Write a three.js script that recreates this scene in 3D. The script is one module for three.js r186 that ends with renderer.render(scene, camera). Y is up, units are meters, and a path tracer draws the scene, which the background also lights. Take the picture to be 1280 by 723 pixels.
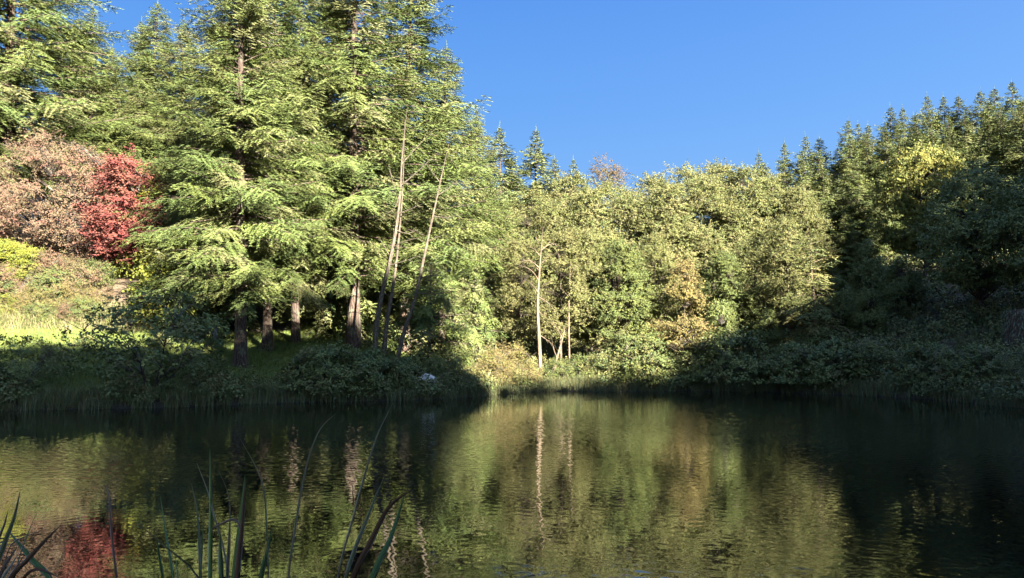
import * as THREE from 'three';
import { mergeGeometries } from 'three/addons/utils/BufferGeometryUtils.js';
import { ImprovedNoise } from 'three/addons/math/ImprovedNoise.js';

// ---------------------------------------------------------------- camera, sky, sun, exposure
const scene = new THREE.Scene();
const F = 931, HORIZON = 440, EYE = 2.2;                      // focal length and horizon line in photo pixels, eye height over the water
const PITCH = Math.atan((HORIZON - 361.5) / F);
const camera = new THREE.PerspectiveCamera(2 * Math.atan(361.5 / F) * 180 / Math.PI, 1280 / 723, 0.1, 3000);
camera.position.set(0, EYE, 0);
camera.rotation.x = PITCH;
scene.add(camera);

const EXPOSURE = 11.0;
const SUN_AZ = 35 * Math.PI / 180, SUN_EL = 22 * Math.PI / 180;   // behind the photographer, to the right, low
const SUN = new THREE.Vector3(Math.cos(SUN_EL) * Math.sin(SUN_AZ), Math.sin(SUN_EL), Math.cos(SUN_EL) * Math.cos(SUN_AZ));
const sun = new THREE.DirectionalLight(new THREE.Color().setRGB(1, 0.92, 0.78), 5);
sun.position.copy(SUN).multiplyScalar(200); sun.castShadow = true;
sun.shadow.mapSize.set(4096, 4096);
Object.assign(sun.shadow.camera, { left: -130, right: 130, top: 130, bottom: -130, near: 1, far: 500 });
scene.add(sun); scene.add(sun.target);

{ // clear autumn sky
  const W = 512, H = 256, data = new Float32Array(W * H * 4);
  const stops = [[0, [0.34, 0.6, 0.96]], [10, [0.235, 0.5, 0.95]], [18, [0.145, 0.395, 0.915]], [28, [0.078, 0.285, 0.835]], [50, [0.055, 0.215, 0.68]], [90, [0.05, 0.19, 0.6]]];
  for (let j = 0; j < H; j++) for (let i = 0; i < W; i++) {
    const el = ((j + 0.5) / H - 0.5) * 180, az = ((i + 0.5) / W - 0.5) * 2 * Math.PI, e = Math.max(0, el);
    let k = 0; while (k < stops.length - 2 && e > stops[k + 1][0]) k++;
    const t = (e - stops[k][0]) / (stops[k + 1][0] - stops[k][0]);
    const r = el * Math.PI / 180, dx = Math.cos(r) * Math.cos(az), dy = Math.sin(r), dz = Math.cos(r) * Math.sin(az);
    const c = Math.max(-1, Math.min(1, dx * SUN.x + dy * SUN.y + dz * SUN.z)), glow = 2.8 * Math.exp(-Math.acos(c) * 2.1);
    for (let n = 0; n < 3; n++) data[(j * W + i) * 4 + n] = (stops[k][1][n] + (stops[k + 1][1][n] - stops[k][1][n]) * t + glow * [0.72, 0.9, 1.0][n]) / EXPOSURE;
    data[(j * W + i) * 4 + 3] = 1;
  }
  const sky = new THREE.DataTexture(data, W, H, THREE.RGBAFormat, THREE.FloatType);
  sky.mapping = THREE.EquirectangularReflectionMapping; sky.magFilter = sky.minFilter = THREE.LinearFilter; sky.needsUpdate = true;
  scene.background = sky; scene.environment = sky;
}
const renderer = new THREE.WebGLRenderer({ antialias: true });
renderer.toneMapping = THREE.LinearToneMapping;
renderer.toneMappingExposure = EXPOSURE;
renderer.shadowMap.enabled = true;

// ---------------------------------------------------------------- helpers
const rng = (a) => () => { a |= 0; a = a + 0x6D2B79F5 | 0; let t = Math.imul(a ^ a >>> 15, 1 | a); t = t + Math.imul(t ^ t >>> 7, 61 | t) ^ t; return ((t ^ t >>> 14) >>> 0) / 4294967296; };
const perlin = new ImprovedNoise();
const noise = (x, y, z = 0) => perlin.noise(x + 100.3, y + 57.7, z + 11.1);
const lerp = THREE.MathUtils.lerp, clamp = THREE.MathUtils.clamp, smooth = THREE.MathUtils.smoothstep;
const V = (x, y, z) => new THREE.Vector3(x, y, z);
const rad = (a) => a * Math.PI / 180;
const piecewise = (pts, x) => { if (x <= pts[0][0]) return pts[0][1]; for (let i = 1; i < pts.length; i++) if (x <= pts[i][0]) return lerp(pts[i - 1][1], pts[i][1], (x - pts[i - 1][0]) / (pts[i][0] - pts[i - 1][0])); return pts[pts.length - 1][1]; };
// a photo pixel and a depth (metres along -z) to a point of the place
function at(px, py, d) {
  const u = (px - 640) / F, v = (361.5 - py) / F;
  const y = v * Math.cos(PITCH) + Math.sin(PITCH), z = v * Math.sin(PITCH) - Math.cos(PITCH);
  return V(u / -z * d, EYE + y / -z * d, -d);
}
const taken = {};
const numbered = (n) => { const k = taken[n] = (taken[n] ?? -1) + 1; return k ? `${n}_${String(k).padStart(3, '0')}` : n; };
function tag(o, label, category, group) { o.userData.label = label; o.userData.category = category; if (group) o.userData.group = group; return o; }
function shade(o) { o.traverse((m) => { if (m.isMesh) { m.castShadow = true; m.receiveShadow = true; } }); return o; }

class Soup {                                                   // grows a triangle mesh with a colour for each vertex
  constructor() { this.p = new Float32Array(30000); this.c = new Float32Array(30000); this.i = new Uint32Array(30000); this.nv = 0; this.ni = 0; }
  v(x, y, z, r, g, b) {
    const n = this.nv * 3;
    if (n + 3 > this.p.length) { for (const k of ['p', 'c']) { const a = new Float32Array(this[k].length * 2); a.set(this[k]); this[k] = a; } }
    this.p[n] = x; this.p[n + 1] = y; this.p[n + 2] = z; this.c[n] = r; this.c[n + 1] = g; this.c[n + 2] = b;
    return this.nv++;
  }
  t(a, b, c) {
    if (this.ni + 3 > this.i.length) { const q = new Uint32Array(this.i.length * 2); q.set(this.i); this.i = q; }
    this.i[this.ni++] = a; this.i[this.ni++] = b; this.i[this.ni++] = c;
  }
  // a pointed leaf: base, two shoulders, tip, folded a little along its rib
  leaf(x, y, z, dx, dy, dz, sx, sy, sz, len, wid, fold, col, at = 0.42) {
    const nx = dy * sz - dz * sy, ny = dz * sx - dx * sz, nz = dx * sy - dy * sx, m = len * at, h = wid / 2, [r, g, b] = col;
    const a = this.v(x, y, z, r, g, b);
    const l = this.v(x + dx * m + sx * h + nx * fold, y + dy * m + sy * h + ny * fold, z + dz * m + sz * h + nz * fold, r, g, b);
    const t = this.v(x + dx * len, y + dy * len, z + dz * len, r, g, b);
    const q = this.v(x + dx * m - sx * h + nx * fold, y + dy * m - sy * h + ny * fold, z + dz * m - sz * h + nz * fold, r, g, b);
    this.t(a, t, l); this.t(a, q, t);
  }
  geometry(normals = false) {
    const g = new THREE.BufferGeometry();
    g.setAttribute('position', new THREE.BufferAttribute(this.p.slice(0, this.nv * 3), 3));
    g.setAttribute('color', new THREE.BufferAttribute(this.c.slice(0, this.nv * 3), 3));
    g.setIndex(new THREE.BufferAttribute(this.i.slice(0, this.ni), 1));
    if (normals) g.computeVertexNormals();
    return g;
  }
}
// a tapering tube along points; uv: u round (metres), v along (metres)
class Wood {
  constructor() { this.P = []; this.N = []; this.U = []; this.I = []; }
  tube(pts, radii, sides = 6, rough = 0, seed = 0) {
    const n = pts.length, start = this.P.length / 3; let along = 0;
    const up = V(0, 1, 0), T = V(0, 0, 0), A = V(0, 0, 0), B = V(0, 0, 0);
    for (let i = 0; i < n; i++) {
      T.subVectors(pts[Math.min(n - 1, i + 1)], pts[Math.max(0, i - 1)]).normalize();
      if (i) along += pts[i].distanceTo(pts[i - 1]);
      A.crossVectors(Math.abs(T.y) > 0.9 ? V(1, 0, 0) : up, T).normalize(); B.crossVectors(T, A).normalize();
      for (let k = 0; k <= sides; k++) {
        const a = k / sides * 2 * Math.PI, kk = k % sides;
        const r = radii[i] * (1 + rough * noise(Math.cos(a) * 1.7 + seed, along * 1.3, Math.sin(a) * 1.7));
        const nx = A.x * Math.cos(a) + B.x * Math.sin(a), ny = A.y * Math.cos(a) + B.y * Math.sin(a), nz = A.z * Math.cos(a) + B.z * Math.sin(a);
        this.P.push(pts[i].x + nx * r, pts[i].y + ny * r, pts[i].z + nz * r); this.N.push(nx, ny, nz); this.U.push(k / sides * 2 * Math.PI * radii[0], along);
      }
    }
    for (let i = 0; i < n - 1; i++) for (let k = 0; k < sides; k++) {
      const a = start + i * (sides + 1) + k, b = a + 1, c = a + sides + 1, d = c + 1;
      this.I.push(a, b, c, b, d, c);
    }
    return this;
  }
  geometry() {
    const g = new THREE.BufferGeometry();
    g.setAttribute('position', new THREE.Float32BufferAttribute(this.P, 3)); g.setAttribute('normal', new THREE.Float32BufferAttribute(this.N, 3));
    g.setAttribute('uv', new THREE.Float32BufferAttribute(this.U, 2)); g.setIndex(this.I);
    return g;
  }
}
const curve = (pts, n) => new THREE.CatmullRomCurve3(pts).getPoints(n);
const wander = (c, j, R) => { const k = 1 + (R() - 0.5) * j; return [c[0] * k * (1 + (R() - 0.5) * j * 0.4), c[1] * k, c[2] * k * (1 + (R() - 0.5) * j * 0.4)]; };

// ---------------------------------------------------------------- textures and materials
function dataTex(n, m, fn, srgb = false) {
  const d = new Uint8Array(n * m * 4);
  for (let j = 0; j < m; j++) for (let i = 0; i < n; i++) { const c = fn(i / n, j / m, i, j); for (let k = 0; k < 3; k++) d[(j * n + i) * 4 + k] = clamp(c[k] * 255, 0, 255); d[(j * n + i) * 4 + 3] = 255; }
  const t = new THREE.DataTexture(d, n, m); t.wrapS = t.wrapT = THREE.RepeatWrapping; t.magFilter = t.minFilter = THREE.LinearFilter; if (srgb) t.colorSpace = THREE.SRGBColorSpace; t.needsUpdate = true; return t;
}
// noise that repeats every 1 in u and v
const wrapNoise = (u, v, f, s) => { const a = u * 2 * Math.PI, b = v * 2 * Math.PI, q = f / (2 * Math.PI); return perlin.noise(Math.cos(a) * q + s, Math.sin(a) * q + Math.cos(b) * q * 1.01 + 31.7, Math.sin(b) * q + s * 0.37); };
const barkH = (u, v, s) => { const w = wrapNoise(u, v, 5, s) * 0.09; const f = Math.abs(((u + w) * 9) % 1 - 0.5) * 2; return clamp(f * 0.75 + wrapNoise(u, v, 26, s + 3) * 0.5 + 0.15, 0, 1); };
function barkMaterial(base, dark, lichen, share, s) {
  const h = (u, v) => barkH(u, v, s);
  const map = dataTex(256, 256, (u, v) => { const k = h(u, v), l = smooth(wrapNoise(u, v, 7, s + 9) + wrapNoise(u, v, 19, s + 5) * 0.5, 0.28 - share, 0.42 - share); const c = [0, 1, 2].map((n) => lerp(dark[n], base[n], k)); return c.map((x, n) => lerp(x, lichen[n] * (0.7 + 0.3 * k), l)); }, true);
  const bump = dataTex(256, 256, (u, v) => { const k = h(u, v); return [k, k, k]; });
  for (const t of [map, bump]) t.repeat.set(0.7, 0.55);
  return new THREE.MeshStandardMaterial({ map, bumpMap: bump, bumpScale: 0.03, roughness: 0.95 });
}
const M = {
  firBark: barkMaterial([0.34, 0.27, 0.225], [0.15, 0.12, 0.1], [0.38, 0.37, 0.3], 0.06, 2.2),
  alderBark: barkMaterial([0.37, 0.32, 0.265], [0.21, 0.18, 0.15], [0.4, 0.38, 0.32], 0.14, 7.7),
  paleBark: barkMaterial([0.45, 0.39, 0.315], [0.28, 0.235, 0.185], [0.43, 0.4, 0.32], 0.05, 13.1),
  darkBark: barkMaterial([0.33, 0.28, 0.25], [0.16, 0.13, 0.12], [0.4, 0.4, 0.36], 0.02, 19.3),
  needle: new THREE.MeshPhysicalMaterial({ vertexColors: true, roughness: 0.7, specularIntensity: 0.35, side: THREE.DoubleSide }),
  leaf: new THREE.MeshPhysicalMaterial({ vertexColors: true, roughness: 1, transmission: 0.36, thickness: 0, specularIntensity: 0.3, side: THREE.DoubleSide }),
  glossy: new THREE.MeshPhysicalMaterial({ vertexColors: true, roughness: 0.55, specularIntensity: 0.7, side: THREE.DoubleSide }),
  grass: new THREE.MeshStandardMaterial({ vertexColors: true, roughness: 0.8, side: THREE.DoubleSide }),
};

// ---------------------------------------------------------------- terrain: the pond's outline and the banks round it
const SHORE = [[-40, 27.2], [0, 28.2], [80, 28.6], [150, 29.2], [230, 30], [300, 31.5], [400, 33], [500, 34], [560, 35.2], [600, 37.5], [650, 41], [700, 42], [760, 41.5], [850, 42], [950, 41], [1050, 38.6], [1130, 36], [1200, 33], [1280, 29], [1330, 26.5]];
const OUTLINE = SHORE.map(([px, d]) => [(px - 640) / F * d * 1.0, -d]).concat([[23.5, -19], [23, -10], [16, -4], [8, -2.3], [0, -1.75], [-8, -2.1], [-17, -4], [-23, -10], [-23.5, -20]]);
function pondDistance(x, z) {                                   // metres from the waterline, negative over the water
  let best = 1e9, inside = false;
  for (let i = 0, j = OUTLINE.length - 1; i < OUTLINE.length; j = i++) {
    const [ax, az] = OUTLINE[j], [bx, bz] = OUTLINE[i], ex = bx - ax, ez = bz - az;
    const t = clamp(((x - ax) * ex + (z - az) * ez) / (ex * ex + ez * ez), 0, 1), dx = x - ax - ex * t, dz = z - az - ez * t;
    best = Math.min(best, dx * dx + dz * dz);
    if ((az > z) !== (bz > z) && x < (bx - ax) * (z - az) / (bz - az) + ax) inside = !inside;
  }
  return (inside ? -1 : 1) * Math.sqrt(best);
}
const PROFILE = {
  left: [[0, 0.02], [0.5, 0.34], [5, 1.35], [9, 2.3], [14, 3.4], [20, 6.6], [40, 11], [90, 20], [300, 40]],
  far: [[0, 0.02], [0.5, 0.32], [4, 0.85], [15, 2.4], [40, 7], [90, 14], [300, 40]],
  right: [[0, 0.02], [0.5, 0.36], [3, 1.1], [10, 3.8], [25, 8.8], [45, 14], [90, 26], [300, 50]],
  hill: [[0, 0.02], [0.5, 0.36], [3, 1.1], [10, 4], [25, 10.5], [37, 18], [60, 30], [90, 40], [300, 60]],
  near: [[0, 0.02], [0.5, 0.3], [1.6, 0.6], [10, 1.3], [20, 4], [40, 11], [90, 24], [300, 50]],
};
const ROUND = [[-180, 'near'], [-140, 'near'], [-100, 'left'], [-22, 'left'], [-4, 'far'], [14, 'far'], [38, 'right'], [80, 'right'], [115, 'hill'], [140, 'hill'], [180, 'near']];
function ground(x, z) {
  const D = pondDistance(x, z);
  if (D < 0) return Math.max(-2.2, 0.02 + D * 0.4);
  const th = Math.atan2(x, -(z + 20)) * 180 / Math.PI;
  let k = 0; while (k < ROUND.length - 2 && th > ROUND[k + 1][0]) k++;
  const t = smooth((th - ROUND[k][0]) / (ROUND[k + 1][0] - ROUND[k][0]), 0, 1);
  const h = lerp(piecewise(PROFILE[ROUND[k][1]], D), piecewise(PROFILE[ROUND[k + 1][1]], D), t);
  return h + smooth(D, 0.3, 4) * (0.16 * noise(x * 0.45, z * 0.45) + 0.06 * noise(x * 1.7, z * 1.7, 4)) + smooth(D, 15, 60) * 1.2 * noise(x * 0.06, z * 0.06, 8);
}
const lawnness = (x, z, D) => { const a = x / Math.max(1, -z); return (1 - smooth(a, -0.16, -0.04)) * smooth(D, 0.6, 2) * (1 - smooth(D + noise(x * 0.3, z * 0.3) * 1.5, 13.2, 14.6)) * (z < -10 ? 1 : 0); };
const dryness = (x, z, D) => { const a = x / Math.max(1, -z); return (1 - smooth(a + noise(x * 0.2, z * 0.2, 3) * 0.08, -0.5, -0.4)) * smooth(D, 13, 14.5) * (1 - smooth(D, 15.6, 17)) * (z < -10 ? 1 : 0); };

{
  const axis = (lo, hi, step, reach) => { const a = []; for (let s = 1, x = lo; x > -reach; s *= 1.5) { x -= step * s; a.unshift(x); } for (let x = lo; x <= hi; x += step) a.push(x); for (let s = 1, x = a[a.length - 1]; x < reach; s *= 1.5) { x += step * s; a.push(x); } return a; };
  const xs = axis(-60, 75, 0.6, 1500), zs = axis(-90, 22, 0.6, 1500), s = new Soup(), R = rng(5), uv = [];
  for (const z of zs) for (const x of xs) {
    const D = pondDistance(x, z), n = noise(x * 0.8, z * 0.8), n2 = noise(x * 2.3, z * 2.3, 5), L = lawnness(x, z, D), Y = dryness(x, z, D);
    let c = [0.075 + 0.03 * n, 0.058 + 0.022 * n, 0.034 + 0.012 * n];                          // leaf litter and soil under the trees
    const steep = smooth(D, 14.5, 17) * (1 - smooth(D, 24, 30)) * (1 - smooth(x / Math.max(1, -z), -0.36, -0.28));
    const clay = [0.13 + 0.05 * n2, 0.092 + 0.035 * n2, 0.056 + 0.02 * n2], grass = [0.085 + 0.03 * n2 + 0.02 * n, 0.125 + 0.025 * n2, 0.022], straw = [0.15 + 0.05 * n, 0.12 + 0.03 * n, 0.06 + 0.02 * n2], mud = [0.03, 0.027, 0.018];
    c = c.map((v, k) => lerp(v, clay[k], steep)); c = c.map((v, k) => lerp(v, grass[k], L)); c = c.map((v, k) => lerp(v, straw[k], Y)); c = c.map((v, k) => lerp(mud[k], v, smooth(D, 0.1, 0.9)));
    s.v(x, ground(x, z), z, ...c); uv.push(x * 0.4, z * 0.4);
  }
  for (let j = 0; j < zs.length - 1; j++) for (let i = 0; i < xs.length - 1; i++) { const a = j * xs.length + i, b = a + 1, c = a + xs.length, d = c + 1; s.t(a, c, b); s.t(b, c, d); }
  const g = s.geometry(true); g.setAttribute('uv', new THREE.Float32BufferAttribute(uv, 2));
  const grain = (u, v) => 0.5 + 0.5 * (wrapNoise(u, v, 30, 3) * 0.6 + wrapNoise(u, v, 90, 8) * 0.7 + (R() - 0.5) * 0.35);
  const map = dataTex(512, 512, (u, v) => { const k = 0.72 + 0.5 * (grain(u, v) - 0.4); return [k, k, k * 0.98]; }), bump = dataTex(512, 512, (u, v) => { const k = grain(u, v); return [k, k, k]; });
  const o = new THREE.Mesh(g, new THREE.MeshStandardMaterial({ vertexColors: true, map, bumpMap: bump, bumpScale: 0.06, roughness: 0.95 }));
  o.name = 'terrain'; o.userData.kind = 'structure'; scene.add(shade(o));
}
{ // the pond: dark water with small wind ripples
  const N = 2048, SX = 56, SZ = 46, h = new Float32Array(N * N), R = rng(77), waves = [];
  for (let k = 0; k < 40; k++) { const lam = 0.095 * Math.pow(3.0, R()), a = rad(80 + (R() - 0.5) * 150), q = 2 * Math.PI / lam; waves.push([Math.cos(a) * q, Math.sin(a) * q, R() * 6.28, Math.pow(lam, 1.25), 0.09 + R() * 0.12, R() * 50]); }
  const low = 256, mods = waves.map(([, , , , f, s]) => { const m = new Float32Array(low * low); for (let j = 0; j < low; j++) for (let i = 0; i < low; i++) m[j * low + i] = clamp(0.5 + 1.5 * noise(i / low * SX * f + s, j / low * SZ * f, s), 0, 1); return m; });
  const calm = new Float32Array(low * low);
  for (let j = 0; j < low; j++) for (let i = 0; i < low; i++) {
    const x = (i / low - 0.5) * SX, z = -(j / low) * SZ + 1, D = -pondDistance(x, z);
    calm[j * low + i] = (0.18 + 0.82 * smooth(D, 1.0, 15)) * (0.55 + 0.45 * smooth(-z, 6, 15)) * (0.35 + 1.0 * clamp(0.5 + 1.5 * noise(x * 0.06 + 3, z * 0.13), 0, 1));
  }
  const sample = (m, i, j) => { const x = i / N * low, y = j / N * low, x0 = Math.min(low - 2, x | 0), y0 = Math.min(low - 2, y | 0), fx = x - x0, fy = y - y0, a = m[y0 * low + x0], b = m[y0 * low + x0 + 1], c = m[(y0 + 1) * low + x0], d = m[(y0 + 1) * low + x0 + 1]; return (a + (b - a) * fx) * (1 - fy) + (c + (d - c) * fx) * fy; };
  for (let j = 0; j < N; j++) for (let i = 0; i < N; i++) {
    const x = i / N * SX, z = j / N * SZ; let v = 0;
    for (let k = 0; k < waves.length; k++) { const w = waves[k]; v += Math.sin(w[0] * x + w[1] * z + w[2]) * w[3] * mods[k][(j >> 3) * low + (i >> 3)]; }
    h[j * N + i] = v * sample(calm, i, j);
  }
  let lo = 1e9, hi = -1e9; for (const v of h) { lo = Math.min(lo, v); hi = Math.max(hi, v); }
  const d = new Float32Array(N * N * 4); for (let k = 0; k < N * N; k++) { d[k * 4] = d[k * 4 + 1] = d[k * 4 + 2] = (h[k] - lo) / (hi - lo); d[k * 4 + 3] = 1; }
  const bump = new THREE.DataTexture(d, N, N, THREE.RGBAFormat, THREE.FloatType); bump.magFilter = bump.minFilter = THREE.LinearFilter; bump.needsUpdate = true;
  const g = new THREE.PlaneGeometry(SX, SZ); g.rotateX(-Math.PI / 2); g.translate(0, 0, 1 - SZ / 2);
  const o = new THREE.Mesh(g, new THREE.MeshPhysicalMaterial({ color: new THREE.Color().setRGB(0.005, 0.006, 0.004), roughness: 0.02, ior: 1.75, bumpMap: bump, bumpScale: 0.0112 }));
  o.name = 'pond_water'; o.userData.kind = 'structure'; o.receiveShadow = true; scene.add(o);
}

// ---------------------------------------------------------------- growing trees
// Douglas firs and spruces: whorled branches with side twigs, each twig set with needle sprays
function conifer({ seed, H, R0, base, gap = 0.42, per = 5, droop = 0.25, rise = 0.5, dense = 1, spray = 0.2, width = 0.06, hang = 0.35, palette, trunk = 0.3, top = 0.85, sides = 9, lean = 0, step = 0.2, ragged = 0.3, fine = 0.11, blur = 0.5 }) {
  const R = rng(seed), s = new Soup(), w = new Wood(), axis = [], rr = [];
  const cx = (y) => Math.sin(y * 0.21 + seed) * 0.1 + lean * y, cz = (y) => Math.cos(y * 0.17 + seed * 2) * 0.1;
  for (let k = 0; k <= 12; k++) { const y = -0.4 + (H + 0.2) * k / 12; axis.push(V(cx(y) - cx(0), y, cz(y) - cz(0))); rr.push(Math.max(0.012, trunk * Math.pow(1 - k / 12, 0.85) * (k === 0 ? 1.35 : 1))); }
  w.tube(axis, rr, sides, 0.12, seed);
  const D = V(0, 0, 0), S = V(0, 0, 0), Q = V(0, 0, 0), A = V(0, 0, 0), T = V(0, 0, 0);
  for (let y = base; y < H - 0.1; y += gap * (0.7 + R() * 0.6) * (1 - 0.35 * (y / H))) {
    const t = (y - base) / (H - base), L0 = R0 * Math.pow(1 - t, top) * Math.min(1, 0.62 + t * 3.2), a0 = R() * 6.28;
    const lush = 1 + ragged * 1.2 * noise(y * 0.35, seed * 1.3);
    for (let k = 0; k < per; k++) {
      const a = a0 + (k + (R() - 0.5) * 0.8) / per * 2 * Math.PI, L = Math.max(0.1, L0 * lush * (1 - ragged + ragged * 2 * R())), small = Math.min(1, 0.25 + L * 0.75);
      if (L > 0.6 && (R() < 0.05 || noise(y * 0.55, Math.cos(a) * 1.4 + seed, Math.sin(a) * 1.4) > 0.42)) continue;
      const ca = Math.cos(a), sa = Math.sin(a), up = lerp(-0.05, rise, Math.pow(t, 1.2)) + (R() - 0.5) * 0.6, dr = droop * (1 - t * 0.7) * (0.7 + R() * 0.6), tip = 0.18 * R();
      const bend = (R() - 0.5) * 0.35;
      const P = (q) => V(axis0(y).x + (ca - sa * bend * q) * L * q, y + L * (up * q - dr * q * q * 1.15 + tip * q * q * q * q), axis0(y).z + (sa + ca * bend * q) * L * q);
      w.tube([P(0), P(0.5), P(1)], [0.012 + 0.013 * L, 0.008 + 0.006 * L, 0.004], 3);
      const tone = palette[(R() * palette.length) | 0], n = Math.max(3, Math.round(L / step * dense));
      for (let i = 0; i <= n; i++) {
        const q = lerp(Math.min(0.3, 0.35 / L), 1, i / n), p = P(q); p.y += (R() - 0.5) * blur * Math.min(1, L); D.subVectors(P(Math.min(1, q + 0.05)), P(q - 0.05)).normalize(); S.set(-D.z, 0, D.x).normalize();
        for (const side of i === n ? [0] : [-1, 1]) {
          const tl = (0.3 * small + 0.31 * L * (1 - q) * Math.min(1, q * 2.5 + 0.2)) * (0.65 + R() * 0.6);
          T.copy(D).multiplyScalar(0.75 + R() * 0.3).addScaledVector(S, side * (0.75 + R() * 0.35)); T.y += (R() - 0.5) * 0.8 - hang * 0.6; T.normalize();
          const m = Math.max(2, Math.round(tl / fine));
          for (let j = 0; j < m; j++) {
            const f = j / m; Q.copy(p).addScaledVector(T, tl * f); Q.y -= hang * tl * f * f * 0.8;
            const two = 2;
            for (let e = 0; e < two; e++) {
              A.crossVectors(T, V(0, 1, 0)).normalize();
              const sd = e ? 1 : -1, D2 = T.clone().multiplyScalar(0.7 + R() * 0.4).addScaledVector(A, sd * (0.35 + R() * 0.6)); D2.y += (R() - 0.62) * hang * 1.9; D2.normalize();
              const N2 = V(ca * 0.6 + (R() - 0.5) * 1.1, 0.3 + R() * 0.8, sa * 0.6 + (R() - 0.5) * 1.1), W2 = N2.cross(D2).normalize();
              const c = wander(tone, 0.5, R), len = spray * small * (0.7 + R() * 0.7);
              s.leaf(Q.x, Q.y, Q.z, D2.x, D2.y, D2.z, W2.x, W2.y, W2.z, len, width * (0.75 + R() * 0.6), -0.012, c, 0.45);
            }
          }
        }
      }
    }
  }
  function axis0(y) { return { x: cx(y) - cx(0), z: cz(y) - cz(0) }; }
  for (let k = 0; k < 10; k++) s.leaf(axis0(H).x, H - 0.5 + k * 0.05, axis0(H).z, (R() - 0.5) * 0.7, 0.9, (R() - 0.5) * 0.7, 1, 0, 0, 0.16, 0.04, 0, palette[0]); for (let k = 0; k < 14; k++) s.leaf(axis0(H).x, H - 0.2 + k * 0.05, axis0(H).z, (R() - 0.5) * 1.2, 0.8, (R() - 0.5) * 1.2, Math.sin(k), 0, Math.cos(k), 0.2 - k * 0.008, 0.035, 0, palette[0]);
  return { H, crown: s.geometry(), trunk: w.geometry() };
}
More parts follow.
